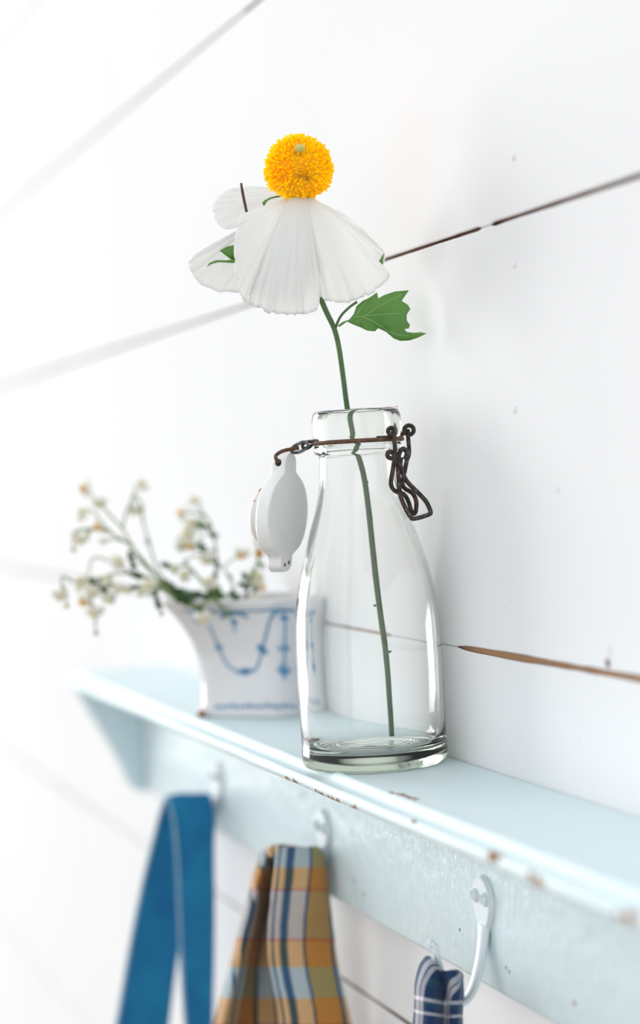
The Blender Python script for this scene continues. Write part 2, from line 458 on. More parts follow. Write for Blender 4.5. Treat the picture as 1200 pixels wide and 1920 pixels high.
# ================================================================== BOTTLE
BX, BY = 0.0, -0.0417
bot = tag(empty('glass_bottle', (BX, BY, 0)), 'clear glass swing-top milk bottle holding one tall white flower', 'bottle')
outer = [(0.0, 0.0022), (0.020, 0.0018), (0.031, 0.0006), (0.0355, 0.0), (0.0380, 0.0006), (0.0394, 0.0022), (0.0402, 0.0050), (0.0403, 0.0085), (0.0400, 0.013), (0.0402, 0.030), (0.0404, 0.055), (0.0401, 0.072), (0.0393, 0.084),
         (0.0378, 0.095), (0.0355, 0.106), (0.0326, 0.1165), (0.0296, 0.1265), (0.0266, 0.136), (0.0241, 0.145), (0.0225, 0.154), (0.0217, 0.163), (0.0215, 0.169),
         (0.0219, 0.1705), (0.0236, 0.1715), (0.0242, 0.1730), (0.0242, 0.1748), (0.0236, 0.1758), (0.0233, 0.1772), (0.0236, 0.1788), (0.0243, 0.1800), (0.0246, 0.183), (0.0246, 0.1885), (0.0242, 0.1915), (0.0232, 0.1938), (0.0218, 0.1948)]
inner = [(0.0205, 0.1942), (0.0196, 0.1925), (0.0192, 0.189), (0.0190, 0.178), (0.0186, 0.170), (0.0188, 0.162), (0.0198, 0.153), (0.0216, 0.144), (0.0240, 0.1355), (0.0270, 0.126), (0.0301, 0.116), (0.0331, 0.1055), (0.0354, 0.0945), (0.0369, 0.0835), (0.0377, 0.072),
         (0.0379, 0.055), (0.0376, 0.030), (0.0372, 0.018), (0.0362, 0.0125), (0.0335, 0.0095), (0.0290, 0.0090), (0.0230, 0.0092), (0.0215, 0.0100), (0.0200, 0.0104), (0.0100, 0.0108), (0.0, 0.0110)]
def smooth_prof(pr, sub=2):
    pts = crom([Vector((a, 0, b)) for a, b in pr], (len(pr)-1)*sub)
    return [(max(p.x, 0.0) if i not in (0, len(pts)-1) else p.x, p.z) for i, p in enumerate(pts)]
bm = bmesh.new(); pr = smooth_prof(outer+inner, 2); pr[0] = (0.0, pr[0][1]); pr[-1] = (0.0, pr[-1][1])
lathe(bm, pr, BX, BY, 128)
obj('bottle_body', bm, M['glass'], bot)
# collar wire ring lying in the groove of the lip
ringp = [Vector((BX+0.0247*math.cos(2*math.pi*k/80), BY+0.0247*math.sin(2*math.pi*k/80), 0.1774)) for k in range(80)]
bm = bmesh.new(); tube(bm, ringp, 0.00120, 8, closed=True); obj('collar_wire', bm, M['rust'], bot)
# dirt ring rust in the lip
def W(px, py, d=0.0): return at(px, py, ZB+d)
WR = 0.00125
def coil(c, r0, turns, a0, d, r1=None, dd=0.0, n=26):
    r1 = r0 if r1 is None else r1
    return [W(c[0]+(r0+(r1-r0)*i/n)*math.cos(a0+turns*2*math.pi*i/n), c[1]+(r0+(r1-r0)*i/n)*math.sin(a0+turns*2*math.pi*i/n), d+dd*i/n) for i in range(n+1)]
# two eyelets that end the collar
tube_obj('eyelet', [W(706, 822, -.0252), W(722, 821, -.0238), W(733, 819, -.0228)] + coil((733, 809), 8.6, -1.35, math.pi*0.42, -.0225, 3.0, 0.0005), WR, M['wire'], bot)
tube_obj('eyelet', [W(744, 821, -.006), W(752, 817, -.004), W(757, 811, -.003)] + coil((767, 806.5), 9.0, 1.15, math.pi*0.85, -.0025, 8.5, 0.002), WR, M['wire'], bot)
# link hanging from the first eyelet, curled at its lower end
tube_obj('latch_link', [W(737, 806, -.0250), W(739, 820, -.0255), W(740.5, 838, -.0250)] + coil((732.5, 852), 8.6, 1.15, -0.25, -.0245, 3.5, 0.0006), WR, M['wire'], bot)
back_loop = [(764.7, 806.5), (765.5, 823), (767, 850), (763, 862), (759.5, 880), (755.2, 902), (758, 914.5), (774, 925.5), (780.5, 941.5), (779.4, 958), (776, 963.5), (771.5, 959), (765.5, 940), (757.5, 927), (740, 920), (733.3, 909), (734, 895), (739, 868), (742, 853)]
dl = [0.0, -.003, -.006, -.007, -.008, -.009, -.009, -.009, -.009, -.009, -.010, -.011, -.013, -.015, -.019, -.021, -.022, -.0225, -.023]
tube_obj('latch_loop', [W(p[0], p[1], d) for p, d in zip(back_loop, dl)], WR, M['wire'], bot, n=110)
lever = [(759, 861), (763, 850), (757, 841.5), (749.5, 848), (747.2, 862), (746.5, 880), (748, 902), (750.5, 928), (759, 950), (769, 968), (777, 972.5), (803.5, 964.8), (807, 958.5), (798.5, 940), (783.5, 923.5), (765.5, 905.5), (756.5, 890.5), (751, 872), (752, 858)]
tube_obj('lever', [W(p[0], p[1], -.0165 - 0.0030*math.sin(math.pi*i/18)) for i, p in enumerate(lever)], 0.00130, M['wire'], bot, n=120)
# hinge side
tube_obj('hinge_end', [W(598, 826.5, -.014), W(586, 827.5, -.010), W(575, 829, -.008), W(568, 833, -.008), W(568, 839, -.007), W(575, 841, -.006), W(583, 836, -.006), W(588, 829, -.006)], 0.00095, M['wire'], bot, n=50)
tube_obj('hinge_link', [W(578, 831, -.010), W(569, 829, -.010), W(556, 834, -.010), W(546, 842, -.010), W(549, 848, -.008), W(560, 848, -.007), W(572, 842, -.007), W(580, 834, -.008)], 0.00095, M['link'], bot, n=60)
# porcelain stopper: lugged disc with a plug on its back
fh = Vector((FWD.x, FWD.y, 0)).normalized(); rh = Vector((RGT.x, RGT.y, 0)).normalized()
ang = math.radians(63)
SN = math.sin(ang)*rh - math.cos(ang)*fh            # disc normal, away from the plug
ST = math.cos(ang)*rh + math.sin(ang)*fh            # in-plane horizontal axis
SU = Vector((0.10*rh.x, 0.10*rh.y, 1)).normalized()
SC = W(541, 966, -.004)                              # centre of the outer face
def S(t, z, n): return SC + ST*t + SU*z + SN*n
half = []
for i in range(61):
    z = 0.0345 - 0.0655*i/60
    if z > 0.0215:
        hw = 0.0068 * (max(0, 1-((z-0.0285)/0.0062)**2)**0.5 if z > 0.0285 else 1) + max(0, 0.0235-z)**1.1*1.2
    elif z > -0.0205: hw = max(0.0068, math.sqrt(max(0, 0.0240**2 - z*z)))
    else: hw = 0.0066 * (max(0, 1-((z+0.0275)/0.0037)**2)**0.5 if z < -0.0275 else 1)
    half.append((max(hw, 0.0006), z))
def relax(h):
    for _ in range(3):
        h = [h[0]] + [((h[i-1][0]+2*h[i][0]+h[i+1][0])/4, h[i][1]) for i in range(1, len(h)-1)] + [h[-1]]
    return h
half = relax(half)
outl = [(a, z) for a, z in half] + [(-a, z) for a, z in reversed(half)]
bm = bmesh.new(); lv = [(1.0, -0.0085, 0.90), (1.0, -0.0080, 0.965), (1, -0.0068, 1.0), (1, -0.0012, 1.0), (1, -0.0004, 0.985), (1, 0.0, 0.955)]
rings = []
for _, nn, s in lv: rings.append([bm.verts.new(S(t*s, z*(0.985 if s < 0.9 else 0.993 if s < 1 else 1), nn)) for t, z in outl])
for a, b in zip(rings, rings[1:]):
    for k in range(len(outl)): bm.faces.new((a[k], a[(k+1) % len(outl)], b[(k+1) % len(outl)], b[k]))
bm.faces.new(rings[0]); bm.faces.new(rings[-1][::-1])
stp = obj('stopper', bm, M['porcelain'], bot, True, sharp=30); stp['label'] = 'white porcelain stopper disc hanging from its wire'
bm = bmesh.new(); prev = None
for r, nn in [(0.0150, -0.0080), (0.0150, -0.0105), (0.0158, -0.0120), (0.0160, -0.0145), (0.0150, -0.0165), (0.0110, -0.0175), (0.0, -0.0178)]:
    ring = [bm.verts.new(S(r*math.cos(2*math.pi*k/40), 0.001+r*math.sin(2*math.pi*k/40), nn)) for k in range(40)] if r else None
    if prev:
        if ring:
            for k in range(40): bm.faces.new((prev[k], prev[(k+1) % 40], ring[(k+1) % 40], ring[k]))
        else: bm.faces.new(prev)
    prev = ring
obj('plug', bm, M['plug'], stp)
def bore(bm, c, a, r, d0, d1, cap0, cap1):
    """tube along a from c+a*d0 to c+a*d1"""
    b = SU; b = (b-a*b.dot(a)).normalized(); d = a.cross(b)
    q = [[bm.verts.new(c + a*off + r*(math.cos(2*math.pi*k/16)*b + math.sin(2*math.pi*k/16)*d)) for k in range(16)] for off in (d0, d1)]
    for k in range(16): bm.faces.new((q[0][k], q[0][(k+1) % 16], q[1][(k+1) % 16], q[1][k]))
    if cap0: bm.faces.new(q[0])
    if cap1: bm.faces.new(q[1][::-1])
def hole(nm, t, z, n, r, ax, depth):
    c = S(t, z, n); a = ax.normalized()
    bm = bmesh.new(); bore(bm, c, a, r, -depth, 0.002, True, True)
    cut = obj('cutter', bm, None, None, False)
    bpy.context.view_layer.update()
    md = stp.modifiers.new('bore', 'BOOLEAN'); md.operation = 'DIFFERENCE'; md.solver = 'EXACT'; md.object = cut
    bpy.context.view_layer.update()
    me = bpy.data.meshes.new_from_object(stp.evaluated_get(bpy.context.evaluated_depsgraph_get()))
    stp.modifiers.remove(md); stp.data = me
    bpy.data.objects.remove(cut)
    me.set_sharp_from_angle(angle=math.radians(30))
    bm = bmesh.new(); bore(bm, c, a, r*0.97, -depth+0.0002, -0.0004, True, False)
    obj(nm, bm, M['hole_rust'], stp)
hole('pin_hole', -0.0064, 0.0292, -0.0044, 0.0021, -ST, 0.0055)
hole('pin_hole', -0.0015, -0.0272, 0.0, 0.0012, SN, 0.0045); hole('pin_hole', 0.0030, -0.0262, 0.0, 0.0012, SN, 0.0045)
tube_obj('hinge_pin', [W(560, 840, -.0105), W(548, 842, -.012), W(536, 844, -.014), W(524, 848.5, -.0165), W(517, 855, -.0185), W(518.5, 862, -.0185), W(523, 864.5, -.016)], 0.00105, M['rust'], stp, n=40)
# rust crumbs on the lip
for (px, py, d, r) in [(716, 764.5, .006, .0022), (704, 766, .008, .0016), (728, 766.5, .004, .0012), (742, 766, -.004, .0008)]:
    p = W(px, py, d); ang_ = math.atan2(p.y-BY, p.x-BX)
    bm = bmesh.new(); vs_ = ball(bm, (BX+0.0222*math.cos(ang_), BY+0.0222*math.sin(ang_), 0.1950), r, (1.3, 1.0, 0.32), 2)
    for v in vs_: v.co += Vector((1, 1, 0.4))*0.0004*noise.noise(v.co*900)
    obj('rust_crumb', bm, M['rustflake'], bot)

# ================================================================== TALL WHITE FLOWER
base = on(2, 735, 1384, 0.0125)
fl = tag(empty('poppy_flower', tuple(base)), 'tall white crepe-petalled flower with round orange-yellow centre standing in glass bottle', 'flower')
dbase = (base-CAM).dot(FWD)
spx = [(735, 1384, dbase), (731, 1320, None), (724, 1230, None), (716, 1170, None), (708, 1110, None), (700, 1040, None), (692, 965, None), (683, 897, None), (672, 855, None), (661, 810, None), (651, 765, ZB), (643, 705, ZB-.002), (635, 650, ZB-.004), (626, 615, ZB-.005), (612, 585, ZB-.006), (599, 552, ZB-.008), (586, 500, ZB-.010), (574, 440, ZB-.012), (566, 390, ZB-.013), (563, 350, ZB-.014)]
pts = []
for (px, py, d) in spx:
    if d is None: d = dbase + (ZB-dbase)*(1384-py)/(1384-765)
    pts.append(at(px, py, d))
tube_obj('stem', pts, [.00155, .00165, .0017, .0017, .00165, .00155, .0015, .0015, .0016, .0013, .0011], M['stem'], fl, n=120, seg=10)
for (px, py, sx, sy) in [(686, 905, 5, -3), (704, 1136, -4, -2), (730, 1223, 4, -3)]:
    i = min(range(len(spx)), key=lambda k: abs(spx[k][1]-py)); d = (pts[i]-CAM).dot(FWD)
    tube_obj('leaf_scar', [at(px-sx*0.3, py, d-.001), at(px+sx*0.6, py+sy*0.5, d-.001), at(px+sx, py+sy, d-.0012)], [.0007, .0006, .0002], M['stem'], fl, n=6, seg=6)
def flat_leaf(name, outline, d0, mat, parent, bend=0.0, cut=2, thick=0.0003, tilt=0.0):
    bm = bmesh.new()
    cxp = sum(p[0] for p in outline)/len(outline); cyp = sum(p[1] for p in outline)/len(outline)
    span = max(abs(p[0]-cxp) for p in outline)
    f = bm.faces.new([bm.verts.new((p[0], p[1], 0)) for p in outline])
    bmesh.ops.triangulate(bm, faces=[f])
    if cut: bmesh.ops.subdivide_edges(bm, edges=bm.edges[:], cuts=cut, use_grid_fill=True)
    for v in bm.verts:
        u, q = (v.co.x-cxp)/span, (v.co.y-cyp)/span
        d = d0 + bend*(q*q*1.2 - 0.6*u*u) + tilt*u + 0.0006*math.sin(9*u+4*q)
        v.co = at(v.co.x, v.co.y, d)
    o = obj(name, bm, mat, parent); solid(o, thick); return o
def c1(pts, ox=330, oy=220, s=2.4): return [(ox+x/s, oy+y/s) for x, y in pts]
flat_leaf('leaf', c1([(735, 944), (728, 937), (750, 920), (780, 910), (800, 885), (813, 848), (840, 826), (870, 812), (905, 788), (910, 815), (935, 801), (985, 784), (1047, 779), (1031, 802), (1015, 826), (1043, 843), (1054, 862), (1038, 887), (1038, 913), (1053, 935), (1047, 950), (1028, 953), (1038, 966), (1070, 970), (1100, 967), (1128, 973), (1090, 991), (1050, 1004), (1010, 1006), (980, 995), (945, 965), (910, 949), (895, 963), (860, 960), (830, 945), (800, 921), (770, 919)]), ZB-.006, M['leaf'], fl, 0.010, 2, tilt=-.006)
for vp in ([(800, 900), (860, 893), (930, 886), (1010, 883)], [(850, 894), (900, 860), (960, 825), (1020, 795)], [(840, 897), (900, 925), (970, 970), (1050, 985)], [(815, 890), (830, 860), (860, 825)]):
    q = c1(vp); tube_obj('vein', [at(x, y, ZB-.0105-.003*(x-700)/60) for x, y in q], [.00022, .00018, .00012], M['vein'], fl, n=16, seg=5)
tube_obj('petiole', [at(*p, ZB-.005) for p in c1([(720, 945), (726, 925), (745, 890), (780, 855), (815, 830)])], .0008, M['stem'], fl, n=20, seg=6)
flat_leaf('leaf', c1([(900, 660), (918, 640), (937, 610), (932, 640), (930, 670)]), ZB+.014, M['leaf'], fl, 0, 1)
flat_leaf('leaf', c1([(196, 600), (228, 582), (262, 575), (300, 575), (310, 660), (268, 650), (240, 634)]), ZB-.004, M['leaf'], fl, 0.004, 1)
flat_leaf('leaf', c1([(138, 674), (150, 655), (180, 643), (230, 643), (300, 632), (310, 658), (230, 654), (190, 652), (160, 660)]), ZB-.006, M['leaf'], fl, 0, 1)
flat_leaf('leaf', c1([(395, 401), (388, 384), (398, 374), (425, 360), (470, 350), (470, 358), (430, 366), (412, 375)]), ZB-.008, M['leaf'], fl, 0, 1)
tube_obj('twig', [at(*p, ZB+.004) for p in c1([(293, 296), (298, 330), (308, 380), (322, 440), (350, 520)])], [.0007, .0009, .0009, .0008], M['twig'], fl, n=20, seg=6)
# petals: fans from the receptacle to a crinkled rim
def petal(rim, basep, bd, rimd, bulge=0.006, rip=0.0022, freq=17, seed=0, fold=0.0):
    """rim = list of pixel points along the outer edge, rimd = their depth offsets"""
    NU, NV = 72, 30
    R = crom([Vector((a, b, d*10000)) for (a, b), d in zip(rim, rimd)], NU)
    bm = bmesh.new(); grid = []
    for i in range(NU+1):
        u = i/NU; row = []
        rx, ry, rd = R[i].x, R[i].y, R[i].z/10000
        rs = 1 + 0.020*noise.noise(Vector((u*16, seed, 0))) + 0.012*noise.noise(Vector((u*55, seed, 3)))
        for j in range(NV+1):
            v = j/NV
            bx = basep[0]+(u-0.5)*basep[2]; by = basep[1]
            vv = v*rs
            px = bx + (rx-bx)*vv; py = by + (ry-by)*(vv**1.12 if ry > by else vv)
            d = bd + (rd-bd)*v - bulge*math.sin(math.pi*min(1, v**0.8))*(1-(2*u-1)**2*0.5)
            am = rip*0.42*(v**2.2)
            d += am*math.sin(freq*u*6.283 + seed + 1.2*math.sin(3*u+seed)) * (0.6+0.5*noise.noise(Vector((u*5, v*2, seed))))
            d += 0.0010*v*noise.noise(Vector((u*38, v*3, seed+9)))
            row.append(bm.verts.new(at(px, py, ZB+d)))
        grid.append(row)
    for i in range(NU):
        for j in range(NV): bm.faces.new((grid[i][j], grid[i+1][j], grid[i+1][j+1], grid[i][j+1]))
    o = obj('petal', bm, M['petal'], fl); solid(o, 0.00025); return o
petal([(505, 352), (470, 350), (425, 357), (400, 382), (404, 412), (428, 430), (470, 415)], (556, 362, 10), -.010, [.022, .030, .034, .034, .032, .026, .016], -.004, .0014, 8, 1)      # back, upper left
petal([(470, 445), (410, 462), (362, 480), (356, 505), (380, 535), (425, 548), (475, 545)], (540, 385, 14), -.008, [.012, .018, .022, .022, .020, .016, .010], .002, .0020, 11, 2)      # far left
petal([(612, 385), (655, 408), (695, 445), (718, 470), (722, 490), (700, 505), (660, 500)], (572, 366, 10), -.010, [.008, .012, .018, .020, .020, .016, .010], .000, .0012, 9, 3)       # back right
petal([(452, 402), (440, 450), (441, 505), (452, 555), (478, 575), (520, 560), (548, 520)], (546, 372, 14), -.014, [-.018, -.022, -.026, -.028, -.028, -.026, -.024], .010, .0022, 9, 4)  # left front
petal([(598, 500), (592, 545), (612, 562), (650, 568), (690, 552), (724, 528), (728, 510), (690, 470)], (574, 368, 18), -.016, [-.030, -.030, -.030, -.028, -.024, -.018, -.014, -.010], .008, .0022, 12, 5)  # right front
petal([(470, 540), (468, 568), (500, 584), (540, 590), (575, 588), (597, 575), (600, 530)], (560, 366, 26), -.018, [-.036, -.040, -.043, -.044, -.043, -.040, -.034], .010, .0026, 13, 6)  # front
# stamen ball
BC = at(560, 317, ZB-.016); BR = 0.0192
bm = bmesh.new(); bmd = bmesh.new()
rnd = random.Random(3)
NS = 2200
for i in range(NS):
    zz = 1-2*(i+0.5)/NS; ph = i*2.399963
    dirv = Vector((math.sqrt(1-zz*zz)*math.cos(ph), math.sqrt(1-zz*zz)*math.sin(ph), zz))
    dirv = (dirv + Vector((rnd.gauss(0, .07), rnd.gauss(0, .07), rnd.gauss(0, .07)))).normalized()
    cu, cr = dirv.dot(UPV), dirv.dot(RGT)
    L = BR*(0.86+0.17*rnd.random())
    if cu < -0.6: L *= 0.93
    toc = -dirv.dot(FWD)
    if toc > 0.3 and abs(cr-0.03) < 0.07 and 0.30 < cu < 0.80: continue      # parting around the pistil
    T = dirv; A = T.orthogonal().normalized(); B = T.cross(A)
    dark = toc > 0.5 and (cr-0.08)**2/0.09 + (cu+0.36)**2/0.035 < 1 and rnd.random() < 0.34  # some stamens in a low front patch get the darker orange-brown colour
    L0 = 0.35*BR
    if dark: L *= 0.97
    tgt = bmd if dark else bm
    wid = 0.00034
    pr_ = [(L0, wid*0.55), (L*0.80, wid*0.8), (L*0.86, wid*2.0), (L*0.97, wid*2.0), (L, wid*0.5)]
    rg = [[tgt.verts.new(BC + T*l + (A*math.cos(k*2.094)+B*math.sin(k*2.094))*w_) for k in range(3)] for l, w_ in pr_]
    for a, b in zip(rg, rg[1:]):
        for k in range(3): tgt.faces.new((a[k], a[(k+1) % 3], b[(k+1) % 3], b[k]))
    tgt.faces.new(rg[-1])
tag(obj('stamens', bm, M['stamen'], fl, False), kind='stuff'); tag(obj('darker_stamens', bmd, M['stamen_dark'], fl, False), kind='stuff')
bm = bmesh.new(); ball(bm, BC, BR*0.86, (1, 1, 1), 3); obj('flower_core', bm, M['stamen'], fl)
bm = bmesh.new(); pc = at(562, 279, ZB-.016-BR*0.86); ball(bm, pc, .0031, (1, 1, .9), 3)
tube(bm, [pc, pc.lerp(BC, 0.6)], .0011, 8); obj('pistil', bm, M['pistil'], fl)

# ================================================================== CERAMIC POT
M['pot'] = simple('glazed_white_earthenware', (0.74, 0.735, 0.75), 0.14, (0.79, 0.785, 0.795), 12)
M['potblue'] = simple('cobalt_underglaze', (0.02, 0.17, 0.36), 0.3, (0.07, 0.29, 0.50), 120)
M['potrust'] = simple('bare_clay_chip', (0.25, 0.10, 0.035), 0.8, (0.42, 0.20, 0.08), 300)
M['soil'] = simple('dry_soil', (0.10, 0.075, 0.05), 0.95, (0.20, 0.16, 0.11), 200)
PA = math.radians(40)
PU = Vector((math.cos(PA), math.sin(PA), 0)); PV = Vector((-math.sin(PA), math.cos(PA), 0))   # along the face / away from viewer
PW, PD, PCH = 0.078, 0.040, 0.010
P0 = Vector((-0.2835, -0.0690, 0.0003))      # front left corner of the un-chamfered base
def pot_poly(off, z):
    """chamfered rectangle grown by off (less at the back, which is close to the wall)"""
    ob = off*0.30; os_ = off
    u0, u1, v0, v1 = -os_, PW+off*0.55, -off, PD+ob; c = PCH
    corners = [(u0+c, v0), (u1-c, v0), (u1, v0+c), (u1, v1-c), (u1-c, v1), (u0+c, v1), (u0, v1-c), (u0, v0+c)]
    out = []
    for k in range(8):
        a, b = corners[k], corners[(k+1) % 8]; m = 8 if k % 2 == 0 else 2
        for j in range(m):
            t = j/m; out.append(P0 + PU*(a[0]+(b[0]-a[0])*t) + PV*(a[1]+(b[1]-a[1])*t) + Vector((0, 0, z)))
    return out
plv = [(0.0022, 0.0), (0.0030, 0.0015), (0.0026, 0.0042), (0.0006, 0.0062), (0.0000, 0.011), (0.0000, 0.020), (0.0004, 0.030), (0.0016, 0.040), (0.0040, 0.050), (0.0074, 0.059), (0.0112, 0.067), (0.0150, 0.0735), (0.0172, 0.0768), (0.0180, 0.0785), (0.0176, 0.0798), (0.0160, 0.0800), (0.0140, 0.0785), (0.0110, 0.072), (0.0070, 0.064), (0.002, 0.05), (-0.004, 0.03), (-0.004, 0.012)]
def pot_off(z):
    L_ = plv[:13]
    for (o1, z1), (o2, z2) in zip(L_, L_[1:]):
        if z1 <= z <= z2: return o1+(o2-o1)*(z-z1)/(z2-z1)
    return L_[-1][0]
pot = tag(empty('flower_pot', tuple(P0 + PU*PW/2 + PV*PD/2)), 'white ceramic pot with blue painted garlands, full of small daisies', 'pot')
bm = bmesh.new(); rings = [[bm.verts.new(p) for p in pot_poly(o_, z_)] for o_, z_ in plv]
for a, b in zip(rings, rings[1:]):
    for k in range(len(a)): bm.faces.new((a[k], a[(k+1) % len(a)], b[(k+1) % len(a)], b[k]))
bm.faces.new(rings[0]); bm.faces.new(rings[-1][::-1])
bmesh.ops.smooth_vert(bm, verts=[v for v in bm.verts if v.co.z > 0.006], factor=0.35, use_axis_x=True, use_axis_y=True, use_axis_z=False)
po = obj('pot_body', bm, M['pot'], pot, True, sharp=38)
print('POT max y', max((po.matrix_world @ v.co).y + pot.location.y for v in po.data.vertices))
bm = bmesh.new(); sp = pot_poly(0.0045, 0.0640); f = bm.faces.new([bm.verts.new(p) for p in sp]); r = bmesh.ops.inset_region(bm, faces=[f], thickness=0.012)
for v in bm.verts: v.co.z += 0.0008*noise.noise(v.co*400)
obj('soil', bm, M['soil'], pot)
def pface(u, z, lift=0.0003):
    return P0 + PU*u + PV*(-pot_off(z)-lift) + Vector((0, 0, z))
def face_uv(px, py):
    z = 0.04
    for _ in range(4):
        q = P0 + PV*(-pot_off(z)); v = ray(px, py); t = (q-CAM).dot(PV)/v.dot(PV); p = CAM+v*t; z = min(0.077, max(0.002, p.z))
    return (p-P0).dot(PU), z
def stroke(bm, pxs, wpx, n=18):
    uv = [face_uv(*p) for p in pxs]; C_ = crom([Vector((u, z, 0)) for u, z in uv], n); w_ = wpx*0.00036/2
    prev = None
    for i, c in enumerate(C_):
        T = (C_[min(i+1, n)]-C_[max(i-1, 0)]).normalized(); N = Vector((-T.y, T.x, 0))
        q = [bm.verts.new(pface(*(c+N*s*w_)[:2])) for s in (-1, 1)]
        if prev: bm.faces.new((prev[0], prev[1], q[1], q[0]))
        prev = q
def blob(bm, px, py, rx, ry, lob=0):
    cu, cz = face_uv(px, py)
    vs_ = []
    for k in range(20):
        a = 2*math.pi*k/20; s = 1+(0.28*math.cos(lob*a) if lob else 0)
        vs_.append(bm.verts.new(pface(cu+rx*.00036*s*math.cos(a), cz+ry*.00036*s*math.sin(a), 0.0004)))
    bm.faces.new(vs_)
bm = bmesh.new()
stroke(bm, [(392, 1172), (402, 1195), (411, 1216), (420, 1236), (432, 1252), (448, 1260), (466, 1262), (482, 1252), (491, 1222), (498, 1195), (505, 1168), (512, 1154), (525, 1147), (553, 1146)], 4.5, 50)
for b in [(460, 1260, 13, 6, 4), (450, 1261, 7, 4, 0), (470, 1259, 7, 4, 0), (411, 1215, 8, 6, 4), (491, 1218, 9, 7, 4), (487, 1212, 5, 3, 0), (498, 1224, 5, 4, 0), (534, 1160, 9, 6, 4), (533, 1258, 12, 11, 4), (526, 1217, 5, 4, 0), (540, 1217, 5, 4, 0), (535, 1212, 4, 5, 0), (439, 1168, 6, 8, 4), (440, 1182, 2.5, 4, 0)]: blob(bm, *b)
stroke(bm, [(534, 1152), (535, 1185), (534, 1220), (533, 1250), (533, 1274)], 5, 14)
stroke(bm, [(415, 1160), (424, 1153), (439, 1150), (455, 1153), (465, 1160)], 7, 16)
stroke(bm, [(345, 1147), (400, 1148), (460, 1147), (520, 1145), (556, 1144)], 3.5, 40)
stroke(bm, [(362, 1152), (372, 1168)], 8, 4)
for k in range(15): blob(bm, 408+k*10.4, 1324+2.0*math.sin(k*1.9), 4.2, 3.4, 3)
stroke(bm, [(400, 1329), (450, 1328), (500, 1327), (556, 1326)], 1.6, 20)
o = obj('painted_garland', bm, M['potblue'], pot, False); o['label'] = 'blue painted swags and pendants'
bm = bmesh.new(); q = on(2, 377, 1338, 0.003); ball(bm, q, .0028, (1, 1, 0.9), 2); obj('glaze_chip', bm, M['potrust'], pot)

# ================================================================== DAISY SPRIGS
M['d_petal'] = simple('cream_daisy_petals', (0.80, 0.78, 0.66), 0.7, (0.84, 0.83, 0.74), 100)
M['d_center'] = simple('yellow_daisy_centre', (0.75, 0.36, 0.03), 0.7, (0.82, 0.46, 0.06), 300)
M['d_pale'] = simple('pale_daisy_centre', (0.66, 0.60, 0.34), 0.7, (0.76, 0.70, 0.46), 200)
M['d_brown'] = simple('ochre_daisy_centre', (0.50, 0.24, 0.02), 0.7)
M['d_bud'] = simple('olive_daisy_bud', (0.30, 0.30, 0.10), 0.7, (0.42, 0.40, 0.17), 300)
M['d_stem'] = simple('green_daisy_stem', (0.13, 0.20, 0.06), 0.6, (0.20, 0.26, 0.10), 100)
PZ = 1.352   # camera depth of the middle of the bunch
def head(par, px, py, d, r=9, face=(-0.4, 0.3), cen='d_pale', droop=0.55):
    """one daisy: ring of reflexed petals round a domed centre; r in pixels, face = screen-ish tilt of its axis"""
    c = at(px, py, d); s = r*1.5*d/FPX
    ax = (RGT*face[0] + UPV*face[1] - FWD*0.55).normalized(); A = ax.orthogonal().normalized(); B = ax.cross(A)
    bm = bmesh.new(); np_ = 11
    for k in range(np_):
        a = 2*math.pi*k/np_ + random.uniform(-.12, .12); rd = A*math.cos(a)+B*math.sin(a); tn = ax.cross(rd)
        ln = s*random.uniform(0.9, 1.15); prev = None
        for j in range(5):
            t = j/4; wd = s*0.27*math.sin(math.pi*(0.18+0.72*t))
            q = c + rd*(0.28*s+ln*0.8*t) - ax*droop*ln*t*t
            vv = [bm.verts.new(q - tn*wd), bm.verts.new(q + tn*wd)]
            if prev: bm.faces.new((prev[0], prev[1], vv[1], vv[0]))
            prev = vv
    h = obj('flower_head', bm, M['d_petal'], par); solid(h, 0.0003)
    bm = bmesh.new(); vs_ = ball(bm, (0, 0, 0), s*0.46, (1, 1, 0.75), 2)
    rot = ax.to_track_quat('Z', 'Y').to_matrix()
    for v in vs_: v.co = rot @ v.co + c + ax*s*0.12
    obj('flower_center', bm, M[cen], h)
    bm = bmesh.new(); vs_ = ball(bm, (0, 0, 0), s*0.30, (1, 1, 0.8), 1)
    for v in vs_: v.co = rot @ v.co + c - ax*s*0.16
    obj('calyx', bm, M['d_stem'], h)
def bud(par, px, py, d, r=5, mat='d_bud'):
    c = at(px, py, d); s = r*d/FPX; bm = bmesh.new(); vs_ = ball(bm, c, s, (1, 1, 0.95), 2)
    tube(bm, [c+Vector((0, 0, s*0.7)), c+Vector((0, 0, s*1.5))], s*0.28, 6)
    obj('bud', bm, M[mat], par)
def sleaf(par, px, py, d, r=8, a=0.0, mat='leaf_dark'):
    """small pinnate leaf: lobed blade"""
    out = []
    for k in range(24):
        t = 2*math.pi*k/24; rr = 1+0.34*math.cos(5*t)
        x, y = math.cos(t)*rr*1.25, math.sin(t)*rr*0.72
        out.append((px + r*(x*math.cos(a)-y*math.sin(a)), py + r*(x*math.sin(a)+y*math.cos(a))))
    flat_leaf('leaf', out, d, M[mat], par, 0.003, 1, 0.0003, 0.002)
NSPR = [0]
